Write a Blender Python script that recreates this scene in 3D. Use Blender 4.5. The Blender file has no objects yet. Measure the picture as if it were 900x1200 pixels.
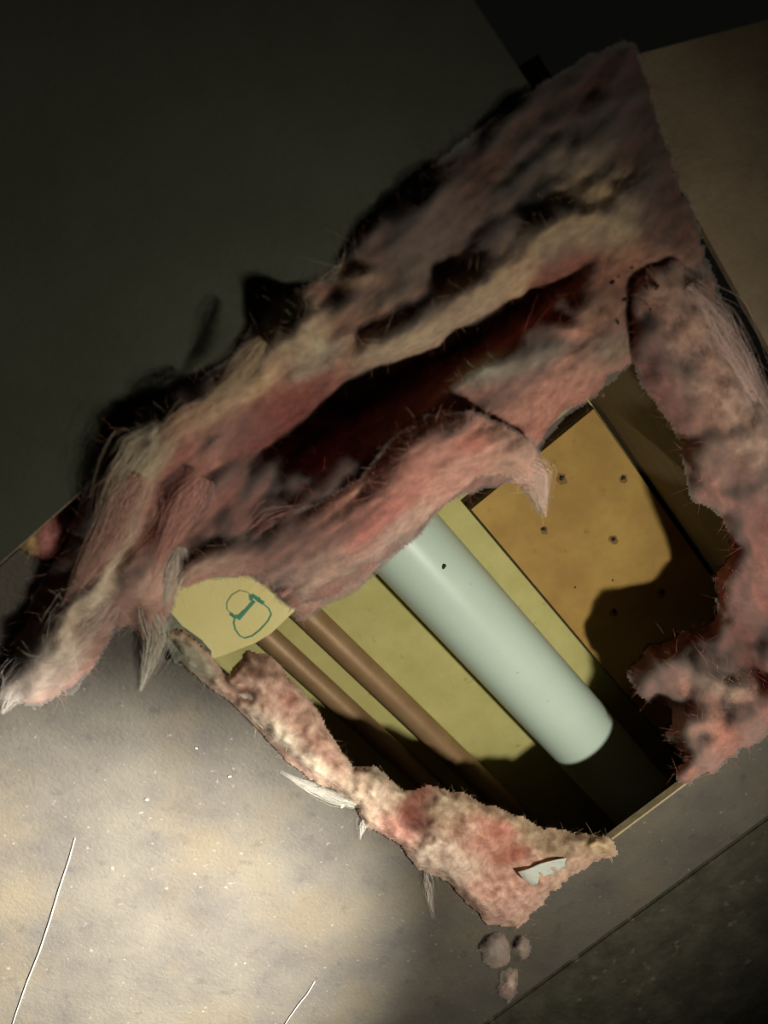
import bpy, bmesh, math, random
import numpy as np
from mathutils import Vector, Matrix, noise as mn

random.seed(7); rng = np.random.default_rng(7)
S = bpy.context.scene; C = S.collection

# ------------------------------------------------------------------ camera
AX = np.array([.623, -.688, -.373]); AX /= np.linalg.norm(AX)
AY = np.array([.765, .638, .1]); AY -= AX*(AX@AY); AY /= np.linalg.norm(AY)
AZ = np.cross(AX, AY)
ROT = np.array([AX, AY, AZ])                 # camera vector -> world vector
CAM = ROT @ np.array([0, 0, .52]); FPX = 866.67
cd = bpy.data.cameras.new('camera'); cam = bpy.data.objects.new('camera', cd); C.objects.link(cam)
cam.matrix_world = Matrix([[*ROT[0], CAM[0]], [*ROT[1], CAM[1]], [*ROT[2], CAM[2]], [0, 0, 0, 1]])
cd.sensor_fit = 'VERTICAL'; cd.sensor_height = 36; cd.lens = 26; cd.clip_start = .01
cd.dof.use_dof = True; cd.dof.focus_distance = .64; cd.dof.aperture_fstop = 4.0
S.camera = cam

# ------------------------------------------------------------------ world, lights, exposure
w = bpy.data.worlds.new('world'); S.world = w; w.use_nodes = True
w.node_tree.nodes['Background'].inputs[0].default_value = (.5, .5, .42, 1)
w.node_tree.nodes['Background'].inputs[1].default_value = .006
S.view_settings.view_transform = 'Standard'; S.view_settings.look = 'None'
S.view_settings.exposure = 0; S.view_settings.gamma = 1

def spot(name, loc, target, power, size, blend, rad, col):
    l = bpy.data.lights.new(name, 'SPOT'); l.energy = power; l.spot_size = math.radians(size); l.spot_blend = blend
    l.shadow_soft_size = rad; l.color = col
    o = bpy.data.objects.new(name, l); C.objects.link(o); o.location = loc
    o.rotation_euler = (Vector(target)-Vector(loc)).to_track_quat('-Z', 'Y').to_euler()
    return o
spot('torch_flood', (.30, .095, .47), (.19, -.11, 0), 11.0, 120, 1.0, .014, (1, .96, .84))
spot('torch_beam', (.28, .09, .50), (.09, -.64, 0), 185.0, 60, 1.0, .02, (1, .98, .92))

def at(px, py, z):
    d = ROT @ np.array([(px-450)/FPX, -(py-600)/FPX, -1.0]); t = (z-CAM[2])/d[2]
    return CAM + d*t
def at_n(px, py, z):
    v = np.stack([(px-450)/FPX, -(py-600)/FPX, -np.ones_like(px)], -1) @ ROT.T
    t = (z-CAM[2])/v[:, 2]
    return CAM + v*t[:, None]

# ------------------------------------------------------------------ helpers
def lin(c): 
    c = np.array(c, float)/255
    return np.where(c <= .04045, c/12.92, ((c+.055)/1.055)**2.4)
def rgba(c): return (*[float(v) for v in lin(c)], 1)

def mat(name, base, rough=.8, vary=None, vscale=8, detail=6, bump=0, bscale=200, metal=0, spec=.5, attr=None, sss=0, extra=None, aniso=None):
    m = bpy.data.materials.new(name); m.use_nodes = True; nt = m.node_tree; N = nt.nodes; L = nt.links
    b = N['Principled BSDF']; b.inputs['Roughness'].default_value = rough; b.inputs['Metallic'].default_value = metal
    b.inputs['Specular IOR Level'].default_value = spec
    tc = N.new('ShaderNodeTexCoord'); mp = N.new('ShaderNodeMapping'); L.new(tc.outputs['Object'], mp.inputs[0])
    if aniso: mp.inputs['Scale'].default_value = aniso
    src = None
    if attr:
        a = N.new('ShaderNodeAttribute'); a.attribute_name = attr; src = a.outputs['Color']
    if vary:
        n = N.new('ShaderNodeTexNoise'); n.inputs['Scale'].default_value = vscale; n.inputs['Detail'].default_value = detail
        n.inputs['Roughness'].default_value = .65
        L.new(mp.outputs[0], n.inputs['Vector'])
        r = N.new('ShaderNodeValToRGB'); r.color_ramp.elements[0].position = .3; r.color_ramp.elements[1].position = .7
        L.new(n.outputs[0], r.inputs[0])
        if attr:
            r.color_ramp.elements[0].color = rgba(vary[0]); r.color_ramp.elements[1].color = rgba(vary[1])
            mx = N.new('ShaderNodeMix'); mx.data_type = 'RGBA'; mx.blend_type = 'MULTIPLY'; mx.inputs[0].default_value = 1
            L.new(src, mx.inputs[6]); L.new(r.outputs[0], mx.inputs[7]); src = mx.outputs[2]
        else:
            r.color_ramp.elements[0].color = rgba(base); r.color_ramp.elements[1].color = rgba(vary)
            src = r.outputs[0]
    for e in (extra or []):                   # (scale, lo, hi, colour, factor): spots / stains of their own colour
        sc, lo, hi, col, fac = e
        n2 = N.new('ShaderNodeTexNoise'); n2.inputs['Scale'].default_value = sc; n2.inputs['Detail'].default_value = 4
        L.new(mp.outputs[0], n2.inputs['Vector'])
        mr = N.new('ShaderNodeMapRange'); mr.inputs[1].default_value = lo; mr.inputs[2].default_value = hi; mr.inputs[4].default_value = fac
        L.new(n2.outputs[0], mr.inputs[0])
        mx = N.new('ShaderNodeMix'); mx.data_type = 'RGBA'; L.new(mr.outputs[0], mx.inputs[0])
        L.new(src, mx.inputs[6]); mx.inputs[7].default_value = rgba(col); src = mx.outputs[2]
    if src: L.new(src, b.inputs['Base Color'])
    else: b.inputs['Base Color'].default_value = rgba(base)
    if sss:
        b.inputs['Subsurface Weight'].default_value = sss; b.inputs['Subsurface Scale'].default_value = .006
        b.inputs['Subsurface Radius'].default_value = (1, .85, .75)
    if bump:
        n3 = N.new('ShaderNodeTexNoise'); n3.inputs['Scale'].default_value = bscale; n3.inputs['Detail'].default_value = 5
        n3.inputs['Roughness'].default_value = .7; L.new(mp.outputs[0], n3.inputs['Vector'])
        bp = N.new('ShaderNodeBump'); bp.inputs['Strength'].default_value = bump; bp.inputs['Distance'].default_value = .003
        L.new(n3.outputs[0], bp.inputs['Height']); L.new(bp.outputs[0], b.inputs['Normal'])
    return m

M = {}
M['floor'] = mat('dusty_floor_sheet', (78, 73, 68), .62, (101, 95, 84), 14, 8, .35, 260, spec=.35,
                 extra=[(9, .5, .68, (112, 97, 70), .35), (60, .6, .75, (58, 54, 54), .5), (170, .66, .74, (150, 146, 136), .5)])
M['floor_dark'] = mat('dull_floor_sheet', (122, 106, 84), .8, (160, 140, 112), 12, 7, .35, 220, spec=.25, extra=[(7, .5, .7, (92, 70, 50), .6)])
M['rough'] = mat('rough_flooring', (50, 47, 38), .8, (84, 79, 64), 34, 7, .7, 90, spec=.35, extra=[(75, .62, .76, (140, 128, 100), .5), (14, .5, .7, (50, 52, 34), .6)])
M['slab'] = mat('grey_green_sheet', (70, 70, 56), .75, (84, 85, 72), 7, 5, .15, 200, spec=.25)
M['cutedge'] = mat('raw_cut_edge', (150, 132, 100), .8, (186, 170, 136), 60, 5, .4, 300)
M['yellow'] = mat('yellow_board_face', (188, 180, 112), .75, (206, 198, 132), 22, 6, .2, 420, spec=.25, extra=[(70, .66, .74, (150, 134, 66), .6)])
M['card'] = mat('pale_yellow_card', (222, 208, 140), .75, (232, 220, 156), 20, 5, .12, 300, spec=.25)
M['ply'] = mat('ochre_plywood', (166, 130, 70), .75, (192, 158, 86), 16, 6, .2, 380, spec=.25, extra=[(11, .5, .66, (160, 122, 66), .7), (60, .66, .74, (140, 104, 52), .5)])
M['plyedge'] = mat('dark_plywood_edge', (52, 32, 20), .9, (72, 46, 28), 50, 4, .3, 300)
M['joist'] = mat('brown_joist_wood', (104, 88, 62), .8, (128, 110, 80), 20, 5, .25, 200, aniso=(.2, 1, 1), spec=.2)
M['pvc'] = mat('white_plastic', (205, 224, 206), .38, (212, 230, 212), 12, 3, .02, 90, spec=.4, extra=[(180, .7, .76, (130, 140, 125), .5)])
M['copper'] = mat('dull_copper', (150, 118, 82), .5, (168, 136, 98), 30, 5, .1, 200, metal=.2)
M['green'] = mat('green_ink', (58, 128, 104), .7, (76, 146, 116), 120, 4)
M['nail'] = mat('dark_nail', (34, 22, 14), .7, (48, 32, 20), 200, 3)
M['stain'] = mat('brown_nail_stain', (120, 88, 40), .8, (140, 104, 52), 200, 3)
M['paper'] = mat('dark_green_facing', (62, 70, 60), .85, (150, 148, 132), 60, 6, .6, 300, sss=0)
M['batt'] = mat('glass_wool', (200, 150, 140), .95, ((188, 176, 172), (255, 255, 255)), 120, 6, .16, 260, attr='Col', sss=.6, spec=.1, extra=[(330, .70, .76, (90, 66, 50), .5)])
M['fibre'] = mat('glass_wool_fibre', (200, 150, 140), .9, None, attr='Col', spec=.15)
M['halo'] = bpy.data.materials.new('fine_fibre_halo'); M['halo'].use_nodes = True
_n = M['halo'].node_tree.nodes; _n.remove(_n['Principled BSDF']); _v = _n.new('ShaderNodeVolumePrincipled')
_v.inputs['Color'].default_value = (.98, .88, .78, 1); _v.inputs['Density'].default_value = 120; _v.inputs['Anisotropy'].default_value = 0
M['halo'].node_tree.links.new(_v.outputs[0], _n['Material Output'].inputs['Volume'])
M['white'] = mat('pale_scrap', (190, 194, 180), .8, (204, 208, 194), 90, 5, .4, 300, sss=.2)
M['fleck'] = mat('cream_fleck', (222, 206, 160), .7, (234, 220, 180), 300, 3)
M['strand'] = mat('pale_strand', (190, 184, 168), .7, (206, 200, 184), 200, 3)
M['dark'] = mat('dark_debris', (40, 28, 20), .9, (58, 42, 28), 200, 3)

def empty(name, loc, label, cat, group=None):
    o = bpy.data.objects.new(name, None); C.objects.link(o); o.location = loc; o.empty_display_size = .02
    tag(o, label, cat, group); return o
def tag(o, label=None, cat=None, group=None, kind=None):
    if label: o['label'] = label
    if cat: o['category'] = cat
    if group: o['group'] = group
    if kind: o['kind'] = kind
    return o
def mesh(name, verts, faces, m, parent=None, smooth=False, cols=None):
    me = bpy.data.meshes.new(name); me.from_pydata([tuple(map(float, v)) for v in verts], [], faces); me.update()
    if smooth: me.polygons.foreach_set('use_smooth', [True]*len(me.polygons))
    if cols is not None:
        a = me.color_attributes.new('Col', 'FLOAT_COLOR', 'POINT')
        a.data.foreach_set('color', np.concatenate([cols, np.ones((len(cols), 1))], 1).astype(np.float32).ravel())
    me.materials.append(m)
    o = bpy.data.objects.new(name, me); C.objects.link(o)
    if parent:
        o.parent = parent; o.matrix_parent_inverse = Matrix.Translation(-parent.location)
    return o
def bm_obj(name, bm, m, parent=None, smooth=False):
    me = bpy.data.meshes.new(name); bm.normal_update(); bm.to_mesh(me); bm.free(); me.materials.append(m)
    if smooth: me.polygons.foreach_set('use_smooth', [True]*len(me.polygons))
    o = bpy.data.objects.new(name, me); C.objects.link(o)
    if parent: o.parent = parent; o.matrix_parent_inverse = Matrix.Translation(-parent.location)
    return o
def box(bm, x0, x1, y0, y1, z0, z1):
    vs = [bm.verts.new(p) for p in [(x0, y0, z0), (x1, y0, z0), (x1, y1, z0), (x0, y1, z0), (x0, y0, z1), (x1, y0, z1), (x1, y1, z1), (x0, y1, z1)]]
    for f in [(3, 2, 1, 0), (4, 5, 6, 7), (0, 1, 5, 4), (1, 2, 6, 5), (2, 3, 7, 6), (3, 0, 4, 7)]: bm.faces.new([vs[i] for i in f])
def boxo(name, b, m, parent=None, bevel=0):
    bm = bmesh.new(); box(bm, *b)
    if bevel: bmesh.ops.bevel(bm, geom=bm.edges[:], offset=bevel, segments=2, affect='EDGES')
    return bm_obj(name, bm, m, parent)
def prism(name, pts, z0, z1, m, parent=None):
    n = len(pts); v = [(p[0], p[1], z0) for p in pts]+[(p[0], p[1], z1) for p in pts]
    f = [list(range(n-1, -1, -1)), list(range(n, 2*n))]+[[i, (i+1) % n, n+(i+1) % n, n+i] for i in range(n)]
    bm = bmesh.new(); vs = [bm.verts.new(p) for p in v]
    for q in f: bm.faces.new([vs[i] for i in q])
    bmesh.ops.recalc_face_normals(bm, faces=bm.faces[:])
    return bm_obj(name, bm, m, parent)
def tube(name, pts, r, m, parent=None, seg=10, cap=True):
    pts = [Vector(p) for p in pts]; rs = r if hasattr(r, '__len__') else [r]*len(pts)
    v = []; f = []
    for i, p in enumerate(pts):
        t = (pts[min(i+1, len(pts)-1)]-pts[max(i-1, 0)]).normalized()
        a = t.cross(Vector((0, 0, 1)) if abs(t.z) < .9 else Vector((1, 0, 0))).normalized(); b = t.cross(a)
        for k in range(seg):
            q = 2*math.pi*k/seg; v.append(p+rs[i]*(a*math.cos(q)+b*math.sin(q)))
    for i in range(len(pts)-1):
        for k in range(seg):
            f.append([i*seg+k, i*seg+(k+1) % seg, (i+1)*seg+(k+1) % seg, (i+1)*seg+k])
    if cap: f += [list(range(seg-1, -1, -1)), list(range((len(pts)-1)*seg, len(pts)*seg))]
    return mesh(name, v, f, m, parent, smooth=True)

# ------------------------------------------------------------------ setting
HX0, HX1, HY0, HY1 = -.145, .388, -.168, .283      # the opening in the floor sheet
TH = .006; BZ = -.19                                # floor thickness, level of the board at the bottom of the void
bm = bmesh.new()
box(bm, HX0, .484, -.75, HY0, -TH, 0)
box(bm, HX1, .484, HY0, HY1+.4, -TH, 0)
bmesh.ops.remove_doubles(bm, verts=bm.verts[:], dist=1e-6)
fl = bm_obj('floor', bm, M['floor']); tag(fl, 'dusty grey-brown floor sheet with a sawn opening, brightly lit at lower left', kind='structure')
# the sawn edge beside the opening, a light raw line
bm = bmesh.new(); box(bm, HX1-.0022, HX1, HY0+.03, HY1, -TH, .0006)
e = bm_obj('cut_edge', bm, M['cutedge'], fl); e['label'] = 'light raw sawn edge of the opening'
fr = prism('floor', [(-.130, HY1), (HX1, HY1), (HX1, .75), (.05, .75), (-.086, .378)], -TH, 0, M['floor_dark']); tag(fr, 'dim brown floor sheet on the right of the opening', kind='structure')
f2 = boxo('floor', (.489, 1.1, -.75, .7, -TH, -.001), M['rough'], bevel=.002); tag(f2, 'rough dark flooring beyond the straight joint at lower right', kind='structure')
boxo('floor_batten', (.47, .51, -.75, .7, -.05, -TH), M['joist'], fl)
# sloping sheet at the upper left
sl = mesh('wall_left', [(-.149, -.9, .022), (-.149, .228, .022), (-1.0, .215, -.03), (-1.0, -.9, -.03), (-.149, -.9, .016), (-.149, .215, .016), (-1.0, .215, -.036), (-1.0, -.9, -.036)],
          [(0, 1, 2, 3), (7, 6, 5, 4), (0, 4, 5, 1), (1, 5, 6, 2), (2, 6, 7, 3), (3, 7, 4, 0)], M['slab'])
e = boxo('sheet_edge', (-.1488, -.1482, -.9, .10, .0185, .0215), M['cutedge'], sl); e['label'] = 'thin light edge of the sheet'
tag(sl, 'dark grey-green sheet sloping away along the upper left of the opening', kind='structure')
# the void under the floor
bk = boxo('floor', (-.152, .62, -.36, .26, BZ-.012, BZ), M['yellow']); tag(bk, 'yellow board closing the bottom of the void under the pipes', kind='structure')
j1 = boxo('trim_1', (-.16, .62, .202, .252, BZ, -TH), M['joist']); tag(j1, 'brown joist face on the right side of the void', kind='structure')
j2 = boxo('trim_2', (-.16, .62, -.40, -.36, BZ-.012, -TH), M['joist']); tag(j2, 'joist under the floor sheet on the lower left', kind='structure')
j3 = boxo('trim_3', (.62, .66, -.40, .5, BZ-.012, -TH), M['joist']); tag(j3, 'cross joist closing the far end of the void', kind='structure')
j4 = boxo('trim_4', (-.172, -.152, -.36, .2, BZ, -.012), M['joist']); tag(j4, 'cross joist under the sloping sheet at upper left', kind='structure')

# ------------------------------------------------------------------ ochre plywood pad with nails
pz = -.170
pl = empty('plywood_board', (.30, .121, BZ), 'ochre plywood board dotted with dark nails, beside the white pipe', 'board')
boxo('board_face', (.1255, .60, .0465, .1965, pz-.003, pz), M['ply'], pl)
e = boxo('board_edge', (.124, .60, .045, .198, BZ+.0003, pz-.003), M['plyedge'], pl); e['label'] = 'dark brown board edge'
for (px, py, big) in [(658, 560, 1.3), (730, 560, 1), (637, 620, 1), (719, 632, 1.1), (719, 717, 1), (775, 694, 1.2), (674, 688, .5), (718, 680, .5)]:
    p = at(px, py, pz)
    v = []; n = 9
    for k in range(n):
        a = 2*math.pi*k/n; rr = .0024*big*random.uniform(.7, 1.25); v.append((p[0]+rr*math.cos(a), p[1]+rr*math.sin(a), pz+.0002))
    for k in range(n):
        a = 2*math.pi*k/n; rr = .0015*big*random.uniform(.8, 1.1); v.append((p[0]+rr*math.cos(a), p[1]+rr*math.sin(a), pz+.0016*big))
    f = [[k, (k+1) % n, n+(k+1) % n, n+k] for k in range(n)]+[list(range(n, 2*n))]
    mesh('nail', v, f, M['nail'], pl)
    if big > .9:
        v = [(p[0]+.0008+.0062*big*math.cos(2*math.pi*k/14)*random.uniform(.6, 1.1), p[1]-.0006+.0046*big*math.sin(2*math.pi*k/14)*random.uniform(.6, 1.1), pz+.00012) for k in range(14)]
        s = mesh('nail_stain', v, [list(range(14))], M['stain'], pl); s['label'] = 'brown stain round a nail'

# ------------------------------------------------------------------ pipes
PY, PR = -.020, .0402
pp = empty('drain_pipe', (.2, PY, BZ), 'thick white plastic drain pipe lying across the void', 'pipe')
tube('pipe_wall', [(-.155+i*.077, PY, BZ+PR) for i in range(11)], PR, M['pvc'], pp, seg=72)
p = at(519, 663, -.115)
zz = BZ+PR+math.sqrt(PR**2-(p[1]-PY)**2)
def speck(name, c, r, m, parent=None, flat=.5, seed=0):
    bm = bmesh.new(); bmesh.ops.create_icosphere(bm, subdivisions=2, radius=1)
    rr = random.Random(seed)
    off = Vector((rr.random()*9, rr.random()*9, rr.random()*9)); ang = rr.random()*3; ca, sa = math.cos(ang), math.sin(ang)
    for q in bm.verts:
        k = 1+.5*mn.noise(q.co*1.7+off); x, y = q.co.x*r*k*1.3, q.co.y*r*k*.8
        q.co = Vector((c[0]+x*ca-y*sa, c[1]+x*sa+y*ca, c[2]+q.co.z*r*k*flat))
    return bm_obj(name, bm, m, parent, True)
e = speck('stuck_fleck', (p[0], p[1], zz), .0026, M['dark'], pp, .35, 3); e['label'] = 'dark dirt fleck stuck on the pipe'
for nm, y, r, x0, lab in [('copper_pipe', -.1445, .0135, -.155, 'brown copper pipe next to the white pipe, thicker of the two thin pipes'),
                          ('copper_pipe', -.190, .0118, -.155, 'thin brownish copper pipe nearest the lower left edge of the opening')]:
    e = tube(nm, [(x0+i*.11, y, BZ+r) for i in range(8)], r, M['copper'], seg=36); tag(e, lab, 'pipe')

# ------------------------------------------------------------------ yellow board with green printed mark, lying on the copper pipes
cz = -.0105
pts = [(150, 680), (170, 745), (215, 780), (240, 775), (262, 768), (300, 753), (318, 742), (345, 716), (352, 640), (300, 600), (200, 600)]
P = [at(x, y, cz+.004) for x, y in pts]
cb = empty('printed_board', (float(P[0][0]), float(P[0][1]), cz), 'torn pale yellow board with green printed mark, tucked under the floor sheet above copper pipes', 'board')
prism('board_sheet', P, cz, cz+.004, M['card'], cb)
def stroke(pts, w, z, parent, m, closed=False):
    Q = [at(x, y, z) for x, y in pts]; v = []; n = len(Q)
    for i in range(n):
        a = Q[(i-1) % n] if (closed or i > 0) else Q[i]; b = Q[(i+1) % n] if (closed or i < n-1) else Q[i]
        t = b-a; t = t/np.linalg.norm(t); s = np.array([-t[1], t[0], 0])
        v += [Q[i]+s*w/2, Q[i]-s*w/2]
    v = [(q[0], q[1], z) for q in v]
    f = [[2*i, 2*i+1, (2*i+3) % (2*n), (2*i+2) % (2*n)] for i in range(n if closed else n-1)]
    return mesh('printed_line', v, f, m, parent)
gz = cz+.0043
stroke([(279, 726), (285, 719), (292, 711), (298, 704)], .0026, gz, cb, M['green'])
stroke([(292, 699), (298, 699), (304, 704), (309, 707)], .0030, gz+.00005, cb, M['green'])
stroke([(294, 704), (297, 697), (301, 702), (305, 701)], .0022, gz+.0001, cb, M['green'])
stroke([(270, 719), (275, 723), (281, 722), (287, 716)], .0028, gz+.00005, cb, M['green'])
stroke([(276, 722), (274, 730), (276, 738), (281, 745), (287, 748), (296, 745), (305, 738), (314, 728), (318, 720), (315, 713), (309, 708)], .0011, gz+.00002, cb, M['green'])
stroke([(296, 699), (290, 694), (281, 692), (272, 697), (266, 706), (266, 714), (271, 719)], .0006, gz+.00002, cb, M['green'])

# ------------------------------------------------------------------ torn glass wool
def inside_dist(poly, X, Y):
    """signed distance in pixels, positive inside"""
    d = np.full(X.shape, 1e9); ins = np.zeros(X.shape, bool); n = len(poly)
    for i in range(n):
        x0, y0 = poly[i]; x1, y1 = poly[(i+1) % n]
        ex, ey = x1-x0, y1-y0; L = ex*ex+ey*ey
        t = np.clip(((X-x0)*ex+(Y-y0)*ey)/L, 0, 1)
        d = np.minimum(d, np.hypot(X-x0-t*ex, Y-y0-t*ey))
        if y0 != y1:
            c = ((y0 > Y) != (y1 > Y)) & (X < ex*(Y-y0)/(ey)+x0); ins ^= c
    return np.where(ins, d, -d)
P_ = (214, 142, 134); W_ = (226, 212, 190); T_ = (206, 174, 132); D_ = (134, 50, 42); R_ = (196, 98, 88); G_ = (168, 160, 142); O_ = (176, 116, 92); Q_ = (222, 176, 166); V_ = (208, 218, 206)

def fnoise(X, Y, sc, ang, st, z, octv=4):
    """fractal noise along streaks: sc pixels, ang degrees (image), st stretch"""
    ca, sa = np.cos(np.radians(ang)), np.sin(np.radians(ang))
    U = (X*ca+Y*sa)/sc/st; V = (-X*sa+Y*ca)/sc
    out = np.empty(len(X)); fr = mn.fractal
    for i in range(len(X)): out[i] = fr((U[i], V[i], z), .9, 2.1, octv)
    return out
def puffs(X, Y, sc, z):
    out = np.empty(len(X)); vo = mn.voronoi
    for i in range(len(X)):
        n = mn.noise((X[i]/sc*1.3, Y[i]/sc*1.3, z+5))*.5
        out[i] = vo((X[i]/sc+n, Y[i]/sc-n, z))[0][0]
    return 1-out

def wool(name, label, poly, zfun, blobs, base_col, step=2.6, thick=.02, edge=26, streak=(-40, 3), namp=.006, pamp=.006,
         fib=6000, flen=(.004, .013), seed=1, group=None, parent=None, ragged=7, psc=26, cat='insulation', hk=1.0, dye=.9, smooth=4, haze=0):
    poly = [tuple(map(float, p)) for p in poly]
    xs = [p[0] for p in poly]; ys = [p[1] for p in poly]
    gx = np.arange(min(xs)-8, max(xs)+8, step); gy = np.arange(min(ys)-8, max(ys)+8, step)
    GX, GY = np.meshgrid(gx, gy); X, Y = GX.ravel(), GY.ravel()
    d = inside_dist(poly, X, Y)
    near = d > -ragged*1.5; sh0 = GX.shape
    idx = -np.ones(len(X), int); idx[near] = np.arange(near.sum())
    X, Y, d = X[near], Y[near], d[near]
    n1 = fnoise(X, Y, 46, streak[0], streak[1], seed*3.1, 2)
    n2 = fnoise(X, Y, 11, streak[0], streak[1]*1.3, seed*5.7, 3)
    pf = puffs(X+4*n1, Y+4*n1, psc, seed*1.3)
    dd = d+ragged*(n1*.7+n2*.5)
    dd = np.minimum(dd, d+ragged)
    zb = zfun(X, Y)
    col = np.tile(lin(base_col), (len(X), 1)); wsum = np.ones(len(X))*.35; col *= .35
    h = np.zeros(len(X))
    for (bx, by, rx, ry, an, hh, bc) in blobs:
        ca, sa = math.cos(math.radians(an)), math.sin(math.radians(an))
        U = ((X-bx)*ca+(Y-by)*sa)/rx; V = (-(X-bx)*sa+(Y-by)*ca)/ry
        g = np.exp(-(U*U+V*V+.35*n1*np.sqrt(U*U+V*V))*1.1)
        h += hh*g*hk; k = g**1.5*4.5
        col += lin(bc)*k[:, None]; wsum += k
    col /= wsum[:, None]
    e = np.clip(dd/edge, 0, 1); prof = np.sin(e*math.pi/2)**.8
    top = (thick+h+namp*n1+.22*namp*n2+pamp*(pf-.5))
    top = np.maximum(top, .003)*prof
    G = np.zeros(sh0); Wt = np.zeros(sh0); G.ravel()[near] = top; Wt.ravel()[near] = 1
    def blur(a, n):
        for _ in range(n):
            a = (np.roll(a, 1, 0)+2*a+np.roll(a, -1, 0))/4; a = (np.roll(a, 1, 1)+2*a+np.roll(a, -1, 1))/4
        return a
    top = (blur(G, smooth)/np.maximum(blur(Wt, smooth), 1e-6)).ravel()[near]
    top = top+.0011*n2*prof
    Z = zb+top; Zb = zb-.0004-.006*prof*(.4+.6*np.abs(n1))*0
    # dye differs strand by strand: pale tips, pinker between the tufts
    mixp = np.clip(.5+.55*n2+.35*(pf-.6), 0, 1)[:, None]
    col = col*(.84+.30*mixp); col[:, 1:] *= (.90+.14*mixp)
    g_ = col.mean(1, keepdims=True); col = np.clip(g_+(col-g_)*.78, 0, .9)*dye*np.array([1.06, 1.0, .86])
    T = at_n(X, Y, Z); B = at_n(X, Y, Zb)
    nv = len(X); sh = GX.shape; I = idx.reshape(sh)
    ok = np.zeros(nv+1, bool); ok[:nv] = dd > 0
    a, b, c2, d2 = I[:-1, :-1].ravel(), I[:-1, 1:].ravel(), I[1:, 1:].ravel(), I[1:, :-1].ravel()
    m_ = (a >= 0) & (b >= 0) & (c2 >= 0) & (d2 >= 0)
    a, b, c2, d2 = a[m_], b[m_], c2[m_], d2[m_]
    m_ = (ok[a].astype(int)+ok[b]+ok[c2]+ok[d2]) >= 2
    a, b, c2, d2 = a[m_], b[m_], c2[m_], d2[m_]
    q = np.stack([d2, c2, b, a], 1); faces = q.tolist()+(q[:, ::-1]+nv).tolist()
    used = np.zeros(nv, bool); used[q.ravel()] = True
    remap = np.full(2*nv, -1); um = np.concatenate([used, used]); remap[um] = np.arange(um.sum())
    V3 = np.concatenate([T, B])[um]; CC = np.concatenate([col, col])[um]
    # side walls close top and bottom
    ec = {}
    for f in q:
        for i in range(4):
            k = (f[i], f[(i+1) % 4]); 
            if (k[1], k[0]) in ec: del ec[(k[1], k[0])]
            else: ec[k] = 1
    for (i, j) in ec: faces.append([j, i, i+nv, j+nv])
    faces = [[int(remap[i]) for i in f] for f in faces]
    root = parent
    if parent is None:
        cx, cy = float(V3[:, 0].mean()), float(V3[:, 1].mean())
        root = empty(name, (cx, cy, float(V3[:, 2].min())), label, cat, group)
    body = mesh('wool_body' if parent is None else name, V3, faces, M['batt'], root, True, CC)
    if haze:                                # the thin halo of the finest fibres, a little wider than the body
        hz = d+haze*.8+ragged*(n1*.7+n2*.5) > 0
        zt = Z+.0012+.0035*np.clip(.5+n1, 0, 1); zt = np.where(dd < 6, np.maximum(zt, zb+.004), zt)
        zb2 = Zb-.0001
        TT = at_n(X, Y, zt); BB = at_n(X, Y, zb2)
        a, b, c2, d2 = I[:-1, :-1].ravel(), I[:-1, 1:].ravel(), I[1:, 1:].ravel(), I[1:, :-1].ravel()
        m_ = (a >= 0) & (b >= 0) & (c2 >= 0) & (d2 >= 0); a, b, c2, d2 = a[m_], b[m_], c2[m_], d2[m_]
        m_ = hz[a] & hz[b] & hz[c2] & hz[d2]; q2 = np.stack([d2[m_], c2[m_], b[m_], a[m_]], 1)
        ff = q2.tolist()+(q2[:, ::-1]+nv).tolist(); ec = {}
        for f in q2:
            for i in range(4):
                k = (f[i], f[(i+1) % 4])
                if (k[1], k[0]) in ec: del ec[(k[1], k[0])]
                else: ec[k] = 1
        for (i, j) in ec: ff.append([j, i, i+nv, j+nv])
        us = np.zeros(2*nv, bool); us[np.concatenate([q2.ravel(), q2.ravel()+nv])] = True; rm = np.full(2*nv, -1); rm[us] = np.arange(us.sum())
        ho = mesh('fine_fibre_halo', np.concatenate([TT, BB])[us], [[int(rm[i]) for i in f] for f in ff], M['halo'], root, True); ho['kind'] = 'stuff'
    # loose fibres
    if fib:
        li = np.nonzero(used)[0]; pk = rng.choice(li, fib)
        rim = li[(dd[li] < 10)]
        if len(rim): pk[:fib//14] = rng.choice(rim, fib//14)
        o = T[pk]; cc = np.clip(col[pk]*rng.uniform(.8, 1.35, (fib, 1)), 0, .92)
        a0 = np.radians(streak[0])
        sdir = at(450+10*math.cos(a0), 600+10*math.sin(a0), 0)-at(450, 600, 0); sdir /= np.linalg.norm(sdir)
        dirs = sdir[None]*rng.choice([-1, 1], (fib, 1))*rng.uniform(.2, 1.5, (fib, 1))+rng.normal(0, .8, (fib, 3)); dirs[:, 2] = np.abs(dirs[:, 2])*.45
        dirs /= np.linalg.norm(dirs, axis=1)[:, None]
        ln = rng.uniform(flen[0], flen[1], (fib, 1))*rng.uniform(.4, 1, (fib, 1)); bend = rng.normal(0, .6, (fib, 3)); bend[:, 2] -= .25
        wv = np.cross(dirs, rng.normal(0, 1, (fib, 3))); wv /= np.linalg.norm(wv, axis=1)[:, None]; wv *= .00009
        vs = []; K = 4
        for s in range(K):
            t = s/(K-1); pnt = o-dirs*.001+dirs*ln*t+bend*ln*t*t; ww = wv*(1-.7*t)
            vs += [pnt+ww, pnt-ww]
        vs = np.stack(vs, 1).reshape(-1, 3); cv = np.repeat(cc, 2*K, 0)
        fs = []
        for i in range(fib):
            b0 = i*2*K
            for s in range(K-1): fs.append((b0+2*s, b0+2*s+1, b0+2*s+3, b0+2*s+2))
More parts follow.
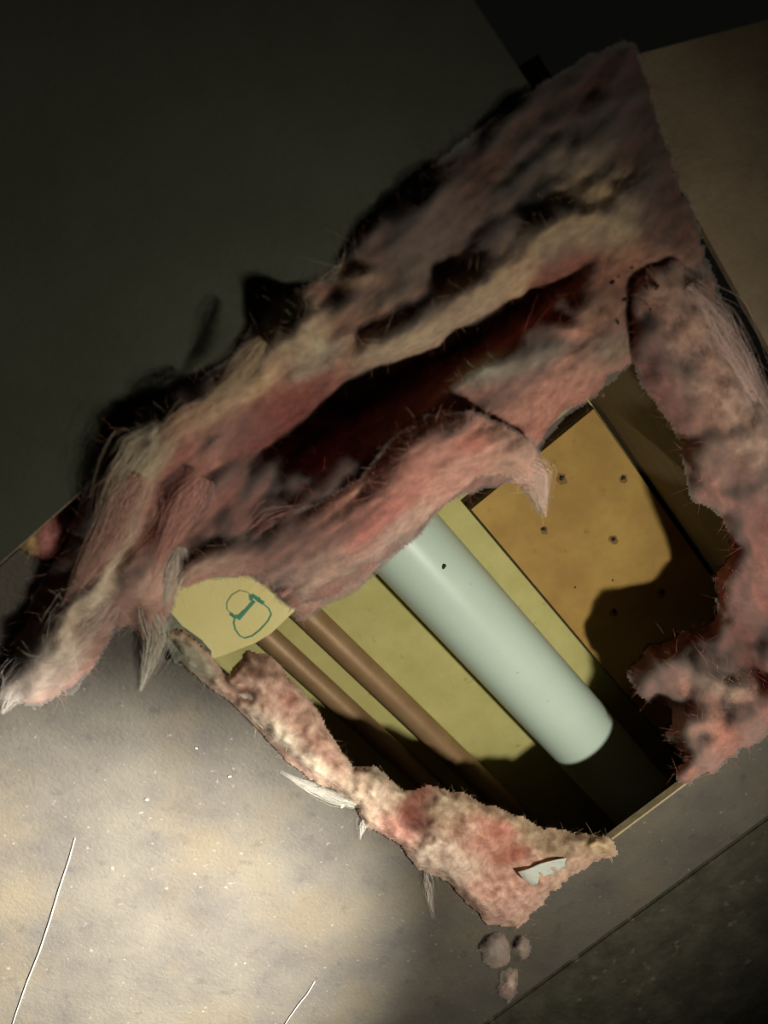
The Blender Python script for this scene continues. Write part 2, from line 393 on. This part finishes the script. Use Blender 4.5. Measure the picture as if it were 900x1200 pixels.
        fo = mesh('loose_fibres', vs, fs, M['fibre'], root, False, cv); fo['kind'] = 'stuff'
    return root

def plane(p0, p1, p2):
    """base level as a plane through three (px, py, z) points"""
    A = np.array([[p[0], p[1], 1] for p in (p0, p1, p2)], float); k = np.linalg.solve(A, np.array([p[2] for p in (p0, p1, p2)], float))
    return lambda X, Y: k[0]*X+k[1]*Y+k[2]
def slabfun(extra=.0):
    # rests on the sloping sheet where that is below, and bridges the opening elsewhere
    def f(X, Y):
        z = np.full(X.shape, .022)
        for _ in range(3):
            p = at_n(X, Y, z); z = np.where(p[:, 0] < -.147, .022+(p[:, 0]+.147)*.061+.0006, np.where(p[:, 1] < HY0+.01, .0008, .0008+.021*np.clip(1-(p[:, 0]+.147)/.03, 0, 1)))
        t = np.clip(((X-320)*290-(Y-535)*185)/(290**2+185**2), 0, 1); dd_ = np.hypot(X-320-290*t, Y-535+185*t)/(46-16*t)
        return z+extra-.028*np.exp(-dd_**2*1.2)*np.clip((p[:, 0]+.135)/.04, 0, 1)
    return f

# upper mass: pale tufts along its outer side, a deep maroon hollow, a pink front
polyA_ = [(4, 812), (20, 748), (56, 680), (84, 620), (104, 568), (146, 504), (186, 474), (232, 450), (284, 436), (298, 384), (324, 352), (352, 346), (384, 366),
         (412, 352), (400, 318), (424, 300), (462, 272), (502, 228), (556, 184), (600, 142), (650, 108), (700, 80), (742, 58), (764, 120), (786, 196), (816, 262), (826, 322), (790, 324), (752, 332), (748, 392), (744, 420), (720, 440), (700, 462), (656, 494), (630, 520), (600, 560), (560, 566), (520, 590), (470, 640), (430, 668), (380, 700), (340, 712), (318, 676), (262, 668), (205, 684),
         (196, 724), (182, 760), (168, 752), (150, 728), (128, 734), (112, 776), (84, 806), (48, 822)]
polyA = polyA_[:7]+[(232, 448), (280, 420), (298, 384), (322, 350), (352, 338), (384, 330), (404, 300), (440, 264), (480, 226), (520, 190), (570, 146), (612, 114), (650, 92), (700, 66), (742, 50), (764, 120)]+polyA_[polyA_.index((786, 196)):]
blobsA = [
    (600, 190, 110, 60, -38, -.002, (90, 58, 42)), (690, 120, 90, 60, -30, -.002, (86, 42, 34)), (740, 170, 50, 60, 40, -.002, (84, 44, 36)), (500, 290, 120, 34, -36, .0, (110, 76, 56)), (770, 230, 30, 80, -15, .0, (112, 66, 48)), (700, 340, 60, 40, -20, .0, (150, 96, 74)),  # broad dark blobs put the shade on the upper wool into its colour
    (56, 772, 44, 26, -42, .012, (240, 226, 214)), (100, 700, 50, 20, -50, .010, W_), (150, 590, 62, 16, -66, .022, (214, 202, 166)), (128, 640, 40, 14, -50, .006, V_),
    (190, 500, 34, 10, -35, .016, W_), (200, 560, 46, 14, -62, .004, (176, 96, 82)), (178, 690, 40, 15, -60, .012, Q_), (120, 600, 40, 12, -60, .006, (196, 120, 106)),
    (236, 560, 46, 12, -62, .010, (200, 132, 120)), (250, 476, 34, 14, -30, .012, T_), (232, 620, 44, 40, -40, -.010, R_),
    (344, 386, 30, 28, 0, .022, (206, 182, 140)), (300, 440, 34, 16, -40, .018, T_), (410, 318, 20, 14, 0, .018, T_), (372, 420, 34, 14, -30, .006, G_),
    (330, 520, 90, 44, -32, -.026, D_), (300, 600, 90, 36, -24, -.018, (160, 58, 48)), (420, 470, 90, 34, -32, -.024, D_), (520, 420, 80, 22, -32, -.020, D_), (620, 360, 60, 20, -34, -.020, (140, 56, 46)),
    (470, 400, 60, 20, -30, .020, (200, 176, 142)), (540, 360, 64, 24, -38, .028, (206, 172, 130)), (590, 325, 34, 24, -40, .018, (206, 164, 122)), (500, 300, 60, 20, -38, -.006, (140, 100, 76)), (450, 350, 44, 18, -30, .008, (160, 122, 96)),
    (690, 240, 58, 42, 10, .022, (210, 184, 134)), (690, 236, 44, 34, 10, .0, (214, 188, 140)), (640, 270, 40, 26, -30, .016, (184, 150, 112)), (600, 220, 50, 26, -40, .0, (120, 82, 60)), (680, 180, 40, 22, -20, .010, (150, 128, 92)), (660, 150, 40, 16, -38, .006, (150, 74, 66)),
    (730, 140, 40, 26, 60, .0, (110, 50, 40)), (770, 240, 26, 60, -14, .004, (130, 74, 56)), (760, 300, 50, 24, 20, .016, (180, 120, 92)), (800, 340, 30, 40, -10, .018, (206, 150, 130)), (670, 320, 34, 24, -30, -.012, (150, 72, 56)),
    (568, 432, 34, 12, -20, .018, (196, 198, 176)), (620, 420, 44, 12, -20, .006, G_), (666, 386, 20, 9, 5, .018, (232, 150, 130)), (640, 380, 40, 10, -30, .002, (190, 84, 72)), (700, 360, 30, 20, -20, .010, (170, 130, 104)),
    (662, 444, 60, 18, -36, .010, (206, 140, 122)), (712, 410, 24, 16, -20, .004, (150, 132, 108)),
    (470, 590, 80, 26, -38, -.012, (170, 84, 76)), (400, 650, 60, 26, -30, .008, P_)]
_r = random.Random(5)
for (cx, cy, rx_, ry_, an_) in [(690, 236, 44, 34, 10), (722, 268, 26, 22, 0), (578, 336, 40, 18, -38), (480, 396, 50, 16, -30), (345, 386, 30, 26, 0), (640, 276, 32, 16, -30), (674, 176, 34, 18, -10)]:
    blobsA += [(cx, cy, rx_, ry_, an_, .004, (222, 194, 150))]*2
for (cx, cy, rx_, ry_, n_, c_) in [(344, 386, 30, 24, 9, (212, 188, 146)), (690, 235, 52, 40, 16, (204, 178, 130)), (575, 340, 46, 18, 10, (208, 172, 130)), (470, 400, 50, 16, 9, (200, 176, 142)), (790, 330, 30, 30, 8, (206, 158, 136)), (420, 318, 24, 10, 4, (190, 164, 128)), (640, 275, 34, 16, 6, (188, 156, 118))]:
    for _ in range(n_): blobsA.append((cx+_r.uniform(-1, 1)*rx_, cy+_r.uniform(-1, 1)*ry_, _r.uniform(9, 15), _r.uniform(8, 12), _r.uniform(-60, 30), _r.uniform(.004, .010), tuple(int(v*_r.uniform(.92, 1.06)) for v in c_)))
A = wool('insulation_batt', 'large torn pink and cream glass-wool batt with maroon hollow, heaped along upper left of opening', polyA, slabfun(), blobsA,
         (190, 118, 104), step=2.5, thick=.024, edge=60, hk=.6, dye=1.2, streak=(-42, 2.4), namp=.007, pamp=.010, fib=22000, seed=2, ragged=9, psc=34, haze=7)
# rolled front lip with its tongue curling over the void
polyL = [(212, 690), (206, 656), (240, 640), (300, 632), (360, 596), (420, 560), (462, 512), (500, 488), (548, 484), (592, 496), (624, 520), (640, 552), (642, 580), (632, 600), (622, 588), (606, 566),
         (584, 556), (556, 562), (534, 580), (506, 606), (480, 632), (446, 660), (420, 684), (384, 706), (356, 724), (334, 716), (322, 684), (290, 672), (250, 676)]
blobsL = [(530, 512, 50, 22, 10, .008, (222, 150, 134)), (600, 535, 34, 22, 40, .006, (226, 172, 152)), (548, 520, 30, 10, 0, .0, (206, 100, 88)), (470, 560, 50, 18, -45, .004, (216, 130, 116)), (440, 610, 44, 14, -42, .006, (220, 112, 98)),
          (470, 625, 40, 14, -40, .004, (228, 184, 170)), (350, 630, 60, 18, -26, .0, (170, 96, 86)), (380, 676, 44, 18, -30, .006, (216, 176, 160)), (260, 656, 50, 16, -6, .002, (206, 158, 140)), (300, 650, 40, 12, -10, .0, (150, 70, 60)), (632, 585, 14, 20, 0, .0, (218, 196, 176))]
wool('rolled_lip', '', polyL, plane((210, 680, .006), (640, 560, .012), (480, 500, .042)), blobsL,
     (212, 150, 138), step=2.4, thick=.020, edge=36, dye=1.4, streak=(-36, 3.4), namp=.006, pamp=.004, fib=7000, seed=5, ragged=6, psc=40, parent=A, haze=6)
bpy.data.objects['rolled_lip']['label'] = 'rolled pink tongue curling over the white pipe'
# right batt
polyB = [(738, 350), (750, 306), (796, 296), (834, 330), (862, 402), (896, 452), (950, 520), (980, 640), (980, 782), (930, 836), (880, 868), (836, 900), (808, 920), (790, 914), (802, 886), (782, 862), (790, 832), (776, 820), (748, 816),
         (738, 792), (766, 760), (800, 744), (830, 738), (842, 716), (836, 676), (862, 642), (852, 602), (816, 584), (806, 560), (802, 518), (776, 480), (756, 452), (742, 412)]
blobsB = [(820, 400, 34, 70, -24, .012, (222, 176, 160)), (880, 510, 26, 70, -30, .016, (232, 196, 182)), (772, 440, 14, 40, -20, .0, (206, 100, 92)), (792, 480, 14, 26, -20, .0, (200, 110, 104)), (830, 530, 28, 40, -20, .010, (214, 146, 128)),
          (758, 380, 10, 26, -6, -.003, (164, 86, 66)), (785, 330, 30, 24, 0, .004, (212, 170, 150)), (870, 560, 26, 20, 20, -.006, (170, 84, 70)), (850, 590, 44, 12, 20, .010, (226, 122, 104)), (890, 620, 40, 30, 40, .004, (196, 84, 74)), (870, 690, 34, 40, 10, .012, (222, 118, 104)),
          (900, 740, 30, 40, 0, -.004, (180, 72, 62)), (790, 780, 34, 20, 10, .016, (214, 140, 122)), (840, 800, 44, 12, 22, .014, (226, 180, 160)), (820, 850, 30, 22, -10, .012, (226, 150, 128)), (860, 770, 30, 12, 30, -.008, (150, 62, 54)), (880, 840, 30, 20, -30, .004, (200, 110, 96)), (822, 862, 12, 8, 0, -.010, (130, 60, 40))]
def zB(X, Y):
    z = np.full(X.shape, .003)
    for _ in range(14):
        p = at_n(X, Y, z); z = .003-(.07*np.clip((Y-540)/110, 0, 1)+.03*np.clip((Y-680)/80, 0, 1))*np.clip((.197-p[:, 1])/.03, 0, 1)*np.clip((HX1-.002-p[:, 0])/.05, 0, 1)*.85*.5+(z-.003)*.5
    return z
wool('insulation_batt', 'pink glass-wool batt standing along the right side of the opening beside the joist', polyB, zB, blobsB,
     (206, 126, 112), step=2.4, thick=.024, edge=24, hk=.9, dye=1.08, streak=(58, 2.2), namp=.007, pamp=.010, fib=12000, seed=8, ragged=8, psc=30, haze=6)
# shreds along the lower left edge
polyC = [(188, 738), (214, 742), (244, 764), (266, 792), (288, 762), (318, 768), (346, 800), (372, 830), (392, 868), (414, 900), (438, 896), (452, 906), (470, 926), (500, 920), (540, 930), (590, 948), (640, 968), (690, 980), (716, 984), (720, 1000),
         (698, 1010), (672, 1028), (648, 1042), (634, 1064), (606, 1090), (574, 1082), (548, 1062), (520, 1034), (488, 1020), (470, 990), (446, 976), (426, 968), (416, 944), (380, 920), (336, 892), (296, 852), (252, 812), (214, 778)]
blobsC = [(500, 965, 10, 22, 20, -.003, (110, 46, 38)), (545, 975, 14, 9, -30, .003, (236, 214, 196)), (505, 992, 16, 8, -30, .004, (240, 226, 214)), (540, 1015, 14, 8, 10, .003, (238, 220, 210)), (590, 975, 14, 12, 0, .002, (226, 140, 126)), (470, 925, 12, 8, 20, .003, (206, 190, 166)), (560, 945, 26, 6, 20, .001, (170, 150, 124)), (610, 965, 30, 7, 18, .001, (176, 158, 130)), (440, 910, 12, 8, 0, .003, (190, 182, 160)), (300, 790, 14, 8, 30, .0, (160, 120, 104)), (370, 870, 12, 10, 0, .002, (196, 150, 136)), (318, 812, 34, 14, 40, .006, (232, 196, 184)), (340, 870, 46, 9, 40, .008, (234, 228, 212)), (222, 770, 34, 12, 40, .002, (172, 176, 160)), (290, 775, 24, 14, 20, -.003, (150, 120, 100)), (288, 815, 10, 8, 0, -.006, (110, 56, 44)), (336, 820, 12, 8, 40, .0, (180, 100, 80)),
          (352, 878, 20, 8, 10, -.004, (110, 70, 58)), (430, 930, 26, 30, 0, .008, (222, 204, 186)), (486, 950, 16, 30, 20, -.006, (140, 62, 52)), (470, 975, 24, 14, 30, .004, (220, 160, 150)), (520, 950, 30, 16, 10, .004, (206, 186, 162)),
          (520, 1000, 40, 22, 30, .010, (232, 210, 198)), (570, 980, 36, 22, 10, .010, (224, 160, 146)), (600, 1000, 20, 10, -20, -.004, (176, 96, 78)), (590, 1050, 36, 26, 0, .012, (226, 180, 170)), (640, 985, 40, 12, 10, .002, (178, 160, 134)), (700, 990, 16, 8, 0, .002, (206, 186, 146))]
def zC(X, Y):
    z = np.zeros(X.shape)+.0008; p = at_n(X, Y, z)
    return .0008-.010*np.clip((p[:, 1]-HY0-.002)/.03, 0, 1)*np.clip((HX1-.01-p[:, 0])/.03, 0, 1)
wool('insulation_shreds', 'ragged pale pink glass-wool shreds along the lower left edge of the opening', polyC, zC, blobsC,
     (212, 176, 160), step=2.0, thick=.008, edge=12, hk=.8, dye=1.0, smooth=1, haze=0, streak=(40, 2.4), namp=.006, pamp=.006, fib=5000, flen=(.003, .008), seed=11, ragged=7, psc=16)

polyT = [(18, 640), (30, 618), (60, 588), (100, 556), (118, 556), (112, 590), (100, 630), (74, 652), (56, 656), (36, 648)]
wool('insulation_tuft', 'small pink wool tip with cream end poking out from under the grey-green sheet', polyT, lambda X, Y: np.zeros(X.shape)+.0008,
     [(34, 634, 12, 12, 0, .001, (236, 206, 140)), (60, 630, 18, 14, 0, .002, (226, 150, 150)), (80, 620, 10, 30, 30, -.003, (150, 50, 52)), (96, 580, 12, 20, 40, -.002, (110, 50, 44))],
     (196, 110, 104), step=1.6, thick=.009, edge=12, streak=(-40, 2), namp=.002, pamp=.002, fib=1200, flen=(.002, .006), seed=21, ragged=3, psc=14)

def wisp(pts, w0, n, col, parent, name='wisp', z=None, seed=0):
    """a lock of combed fibres tapering to a point; pts are (px, py, z)"""
    r = np.random.default_rng(seed); Q = np.array([at(*p) for p in pts]); K = 9
    t = np.linspace(0, 1, K); k = np.linspace(0, 1, len(Q))
    base = np.stack([np.interp(t, k, Q[:, i]) for i in range(3)], 1)
    d = Q[-1]-Q[0]; d /= np.linalg.norm(d); sd = np.cross(d, [0, 0, 1.]); sd /= np.linalg.norm(sd)
    vs = []; fs = []; cs = []; n = int(n*2.2)
    for i in range(n):
        a, b = r.normal(0, .55), abs(r.normal(0, .4)); u0 = r.uniform(-.1, .55); u1 = min(1.03, u0+r.uniform(.25, .6)); c = np.clip(lin(col)*r.uniform(.75, 1.3), 0, .9)
        if u0 < 0: u0 = 0
        p1, p2, q1, q2 = r.uniform(0, 6), r.uniform(0, 6), r.uniform(3, 9), r.uniform(-.5, .5)
        for s_ in range(K):
            f_ = s_/(K-1); u = u0+(u1-u0)*f_; pnt = np.array([np.interp(u, t, base[:, q]) for q in range(3)])
            wd = w0*max(0, 1-u)**.8*(.35+.65*min(1, u/.25)); pnt = pnt+sd*((a+q2*f_)*wd+.0010*math.sin(p1+q1*u))+np.array([0, 0, b*wd*.5+.0006*math.sin(p2+q1*u)])
            ww = sd*.00008*(1-.7*f_); vs += [pnt+ww, pnt-ww]; cs += [c, c]
        o_ = i*2*K
        for s_ in range(K-1): fs.append((o_+2*s_, o_+2*s_+1, o_+2*s_+3, o_+2*s_+2))
    ob = mesh(name, vs, fs, M['fibre'], parent, False, np.array(cs)); return ob
B_ = bpy.data.objects['insulation_batt.001']; C_ = bpy.data.objects['insulation_shreds']
WA = [([(170, 700, .012), (186, 745, .010), (176, 780, .006), (164, 810, .002)], .011, 120, (206, 196, 176)), ([(60, 770, .016), (24, 800, .008), (2, 836, .002)], .016, 160, (226, 214, 200)),
      ([(130, 700, .018), (80, 740, .016), (30, 790, .004)], .02, 200, (214, 192, 176)), ([(200, 500, .04), (150, 560, .04), (90, 680, .02)], .016, 220, (208, 190, 160)), ([(250, 470, .045), (206, 500, .045), (160, 560, .034)], .010, 120, (206, 168, 140)),
      ([(170, 560, .045), (140, 620, .038), (70, 720, .02)], .018, 240, (206, 160, 144)), ([(240, 560, .035), (210, 610, .032), (170, 690, .02)], .014, 160, (200, 150, 136)), ([(600, 540, .03), (634, 560, .02), (640, 606, .005)], .012, 150, (222, 190, 174)),
      ([(310, 400, .05), (280, 440, .045), (236, 476, .038)], .008, 90, (206, 176, 140)), 
      ([(460, 600, .03), (400, 640, .02), (330, 700, .008)], .018, 220, (222, 176, 164)), ([(360, 600, .02), (300, 640, .016), (230, 680, .008)], .016, 200, (206, 150, 138)), ([(210, 640, .02), (200, 680, .012), (186, 740, .002)], .010, 140, (220, 206, 186))]
for i, (p_, w_, n_, c_) in enumerate(WA): wisp(p_, w_, n_, c_, A, seed=i)['kind'] = 'stuff'
WC = [([(416, 944, .006), (370, 925, .004), (328, 904, .001)], .007, 90, (200, 194, 180)), ([(432, 950, .004), (424, 970, .002), (421, 984, .001)], .004, 30, (226, 220, 206)), ([(500, 1020, .006), (504, 1050, .002), (508, 1078, .001)], .006, 24, (200, 186, 170)),
      ([(220, 760, .002), (206, 766, .001), (196, 776, .001)], .006, 40, (190, 190, 176)), ([(340, 860, .006), (300, 830, .006), (262, 792, .003)], .008, 90, (226, 214, 196)), ([(690, 1000, .003), (712, 992, .003), (718, 1012, .001)], .005, 50, (220, 204, 160))]
for i, (p_, w_, n_, c_) in enumerate(WC): wisp(p_, w_, n_, c_, C_, seed=50+i)['kind'] = 'stuff'
WB = [([(800, 340, .03), (860, 430, .03), (930, 540, .03)], .02, 200, (222, 190, 176)), ([(840, 560, .0), (880, 590, .0), (940, 610, .0)], .012, 120, (226, 150, 130)), ([(770, 770, -.06), (820, 800, -.06), (880, 820, -.05)], .006, 80, (200, 140, 124))]
for i, (p_, w_, n_, c_) in enumerate(WB): wisp(p_, w_, n_, c_, B_, seed=90+i)['kind'] = 'stuff'
# torn dark facing peeling out at the left corner
def ribbon(name, pts, m, parent, th=.0006, z0=.0, amp=.004, seed=0):
    Q = [at(x, y, z) for x, y, z in pts]; c = np.mean(Q, 0); bm = bmesh.new(); vs = [bm.verts.new(tuple(q)) for q in Q]; f = bm.faces.new(vs)
    bmesh.ops.triangulate(bm, faces=[f]); bmesh.ops.subdivide_edges(bm, edges=bm.edges[:], cuts=3, use_grid_fill=True)
    for v in bm.verts: v.co.z += amp*(.5+.5*mn.noise(v.co*90+Vector((seed, 0, 0))))
    g = bmesh.ops.solidify(bm, geom=bm.faces[:], thickness=th)
    return bm_obj(name, bm, m, parent, True)
e = ribbon('torn_facing', [(188, 724, .001), (200, 716, -.002), (214, 732, -.006), (236, 748, -.006), (248, 762, -.002), (244, 780, .004), (228, 784, .005), (214, 770, .005), (204, 778, .004), (196, 756, .003)], M['paper'], C_, seed=4); e['label'] = 'dark green-grey torn facing paper'
e = ribbon('paper_scrap', [(606, 1020, .006), (640, 1008, .004), (692, 998, .002), (668, 1012, .003), (642, 1026, .006), (626, 1036, .008), (614, 1030, .008)], M['white'], C_, seed=9, amp=.003); e['label'] = 'whitish scrap of torn facing'

# crumbs, flecks, strands
crumbs = [(582, 1114, 17, 'larger pale pink wool crumb on the floor sheet just below the opening corner'), (612, 1112, 8, 'tiny pink wool crumb right of the larger one below the opening corner'), (596, 1152, 15, 'grey-pink wool crumb lowest on the floor sheet, beside the straight joint')]
for i, (x, y, r, lab) in enumerate(crumbs):
    pl_ = [(x+r*math.cos(a)*random.uniform(.7, 1.2), y+r*1.2*math.sin(a)*random.uniform(.7, 1.2)) for a in np.linspace(0, 2*math.pi, 9)[:-1]]
    c = wool('wool_crumb', lab, pl_, lambda X, Y: np.zeros(X.shape)+.0004, [(x-r*.2, y-r*.2, r*.6, r*.4, 30, .002, (240, 222, 208))], (206, 160, 146), step=1.3, thick=.008, edge=r*.9, streak=(30, 1.5), namp=.001, pamp=.002, fib=700, flen=(.002, .006), seed=30+i, ragged=7, psc=8, haze=3, smooth=1, cat='crumb')
for i, (x, y, r, lab) in enumerate([(172, 937, .0011, 'bright cream fleck on the lit floor sheet, leftmost fleck'), (269, 910, .0011, 'small pale fleck on the floor sheet nearest the white wisp'), (230, 877, .0008, 'tiny greyish fleck on the floor sheet above the other flecks'), (401, 945, .0016, 'yellowish fleck lying below the white wisp at the opening edge')]):
    p = at(x, y, .0008); o = speck('fleck', (0, 0, 0), r, M['fleck'], None, .45, i); o.location = p; tag(o, lab, 'fleck')
def strand(pts, r, lab):
    Q = [at(x, y, .0009) for x, y in pts]; n = len(Q)
    o = tube('strand', [(q[0]+.0006*math.sin(i*2.1), q[1], q[2]) for i, q in enumerate(Q)], [r*(.35+.65*math.sin(math.pi*(i+.5)/n)) for i in range(n)], M['strand'], seg=6); tag(o, lab, 'strand')
strand([(88, 982), (80, 1008), (70, 1042), (58, 1080), (46, 1114), (32, 1152), (18, 1190), (8, 1220)], .00055, 'long straight white strand lying on the brightly lit floor sheet at lower left')
strand([(369, 1150), (360, 1164), (350, 1178), (338, 1194), (326, 1212)], .0006, 'short pale strand on the floor sheet at the bottom edge of the view')
for i, (x, y, z, r) in enumerate([(733, 351, .03, .0017), (741, 345, .03, .001), (757, 336, .03, .0013), (770, 337, .03, .0015), (762, 362, .03, .001), (724, 378, .02, .0012), (712, 392, .018, .001)]):
    p = at(x, y, z); o = speck('dark_speck', p, r, M['dark'], A if i in (0, 1, 5, 6) else B_, .6, i)
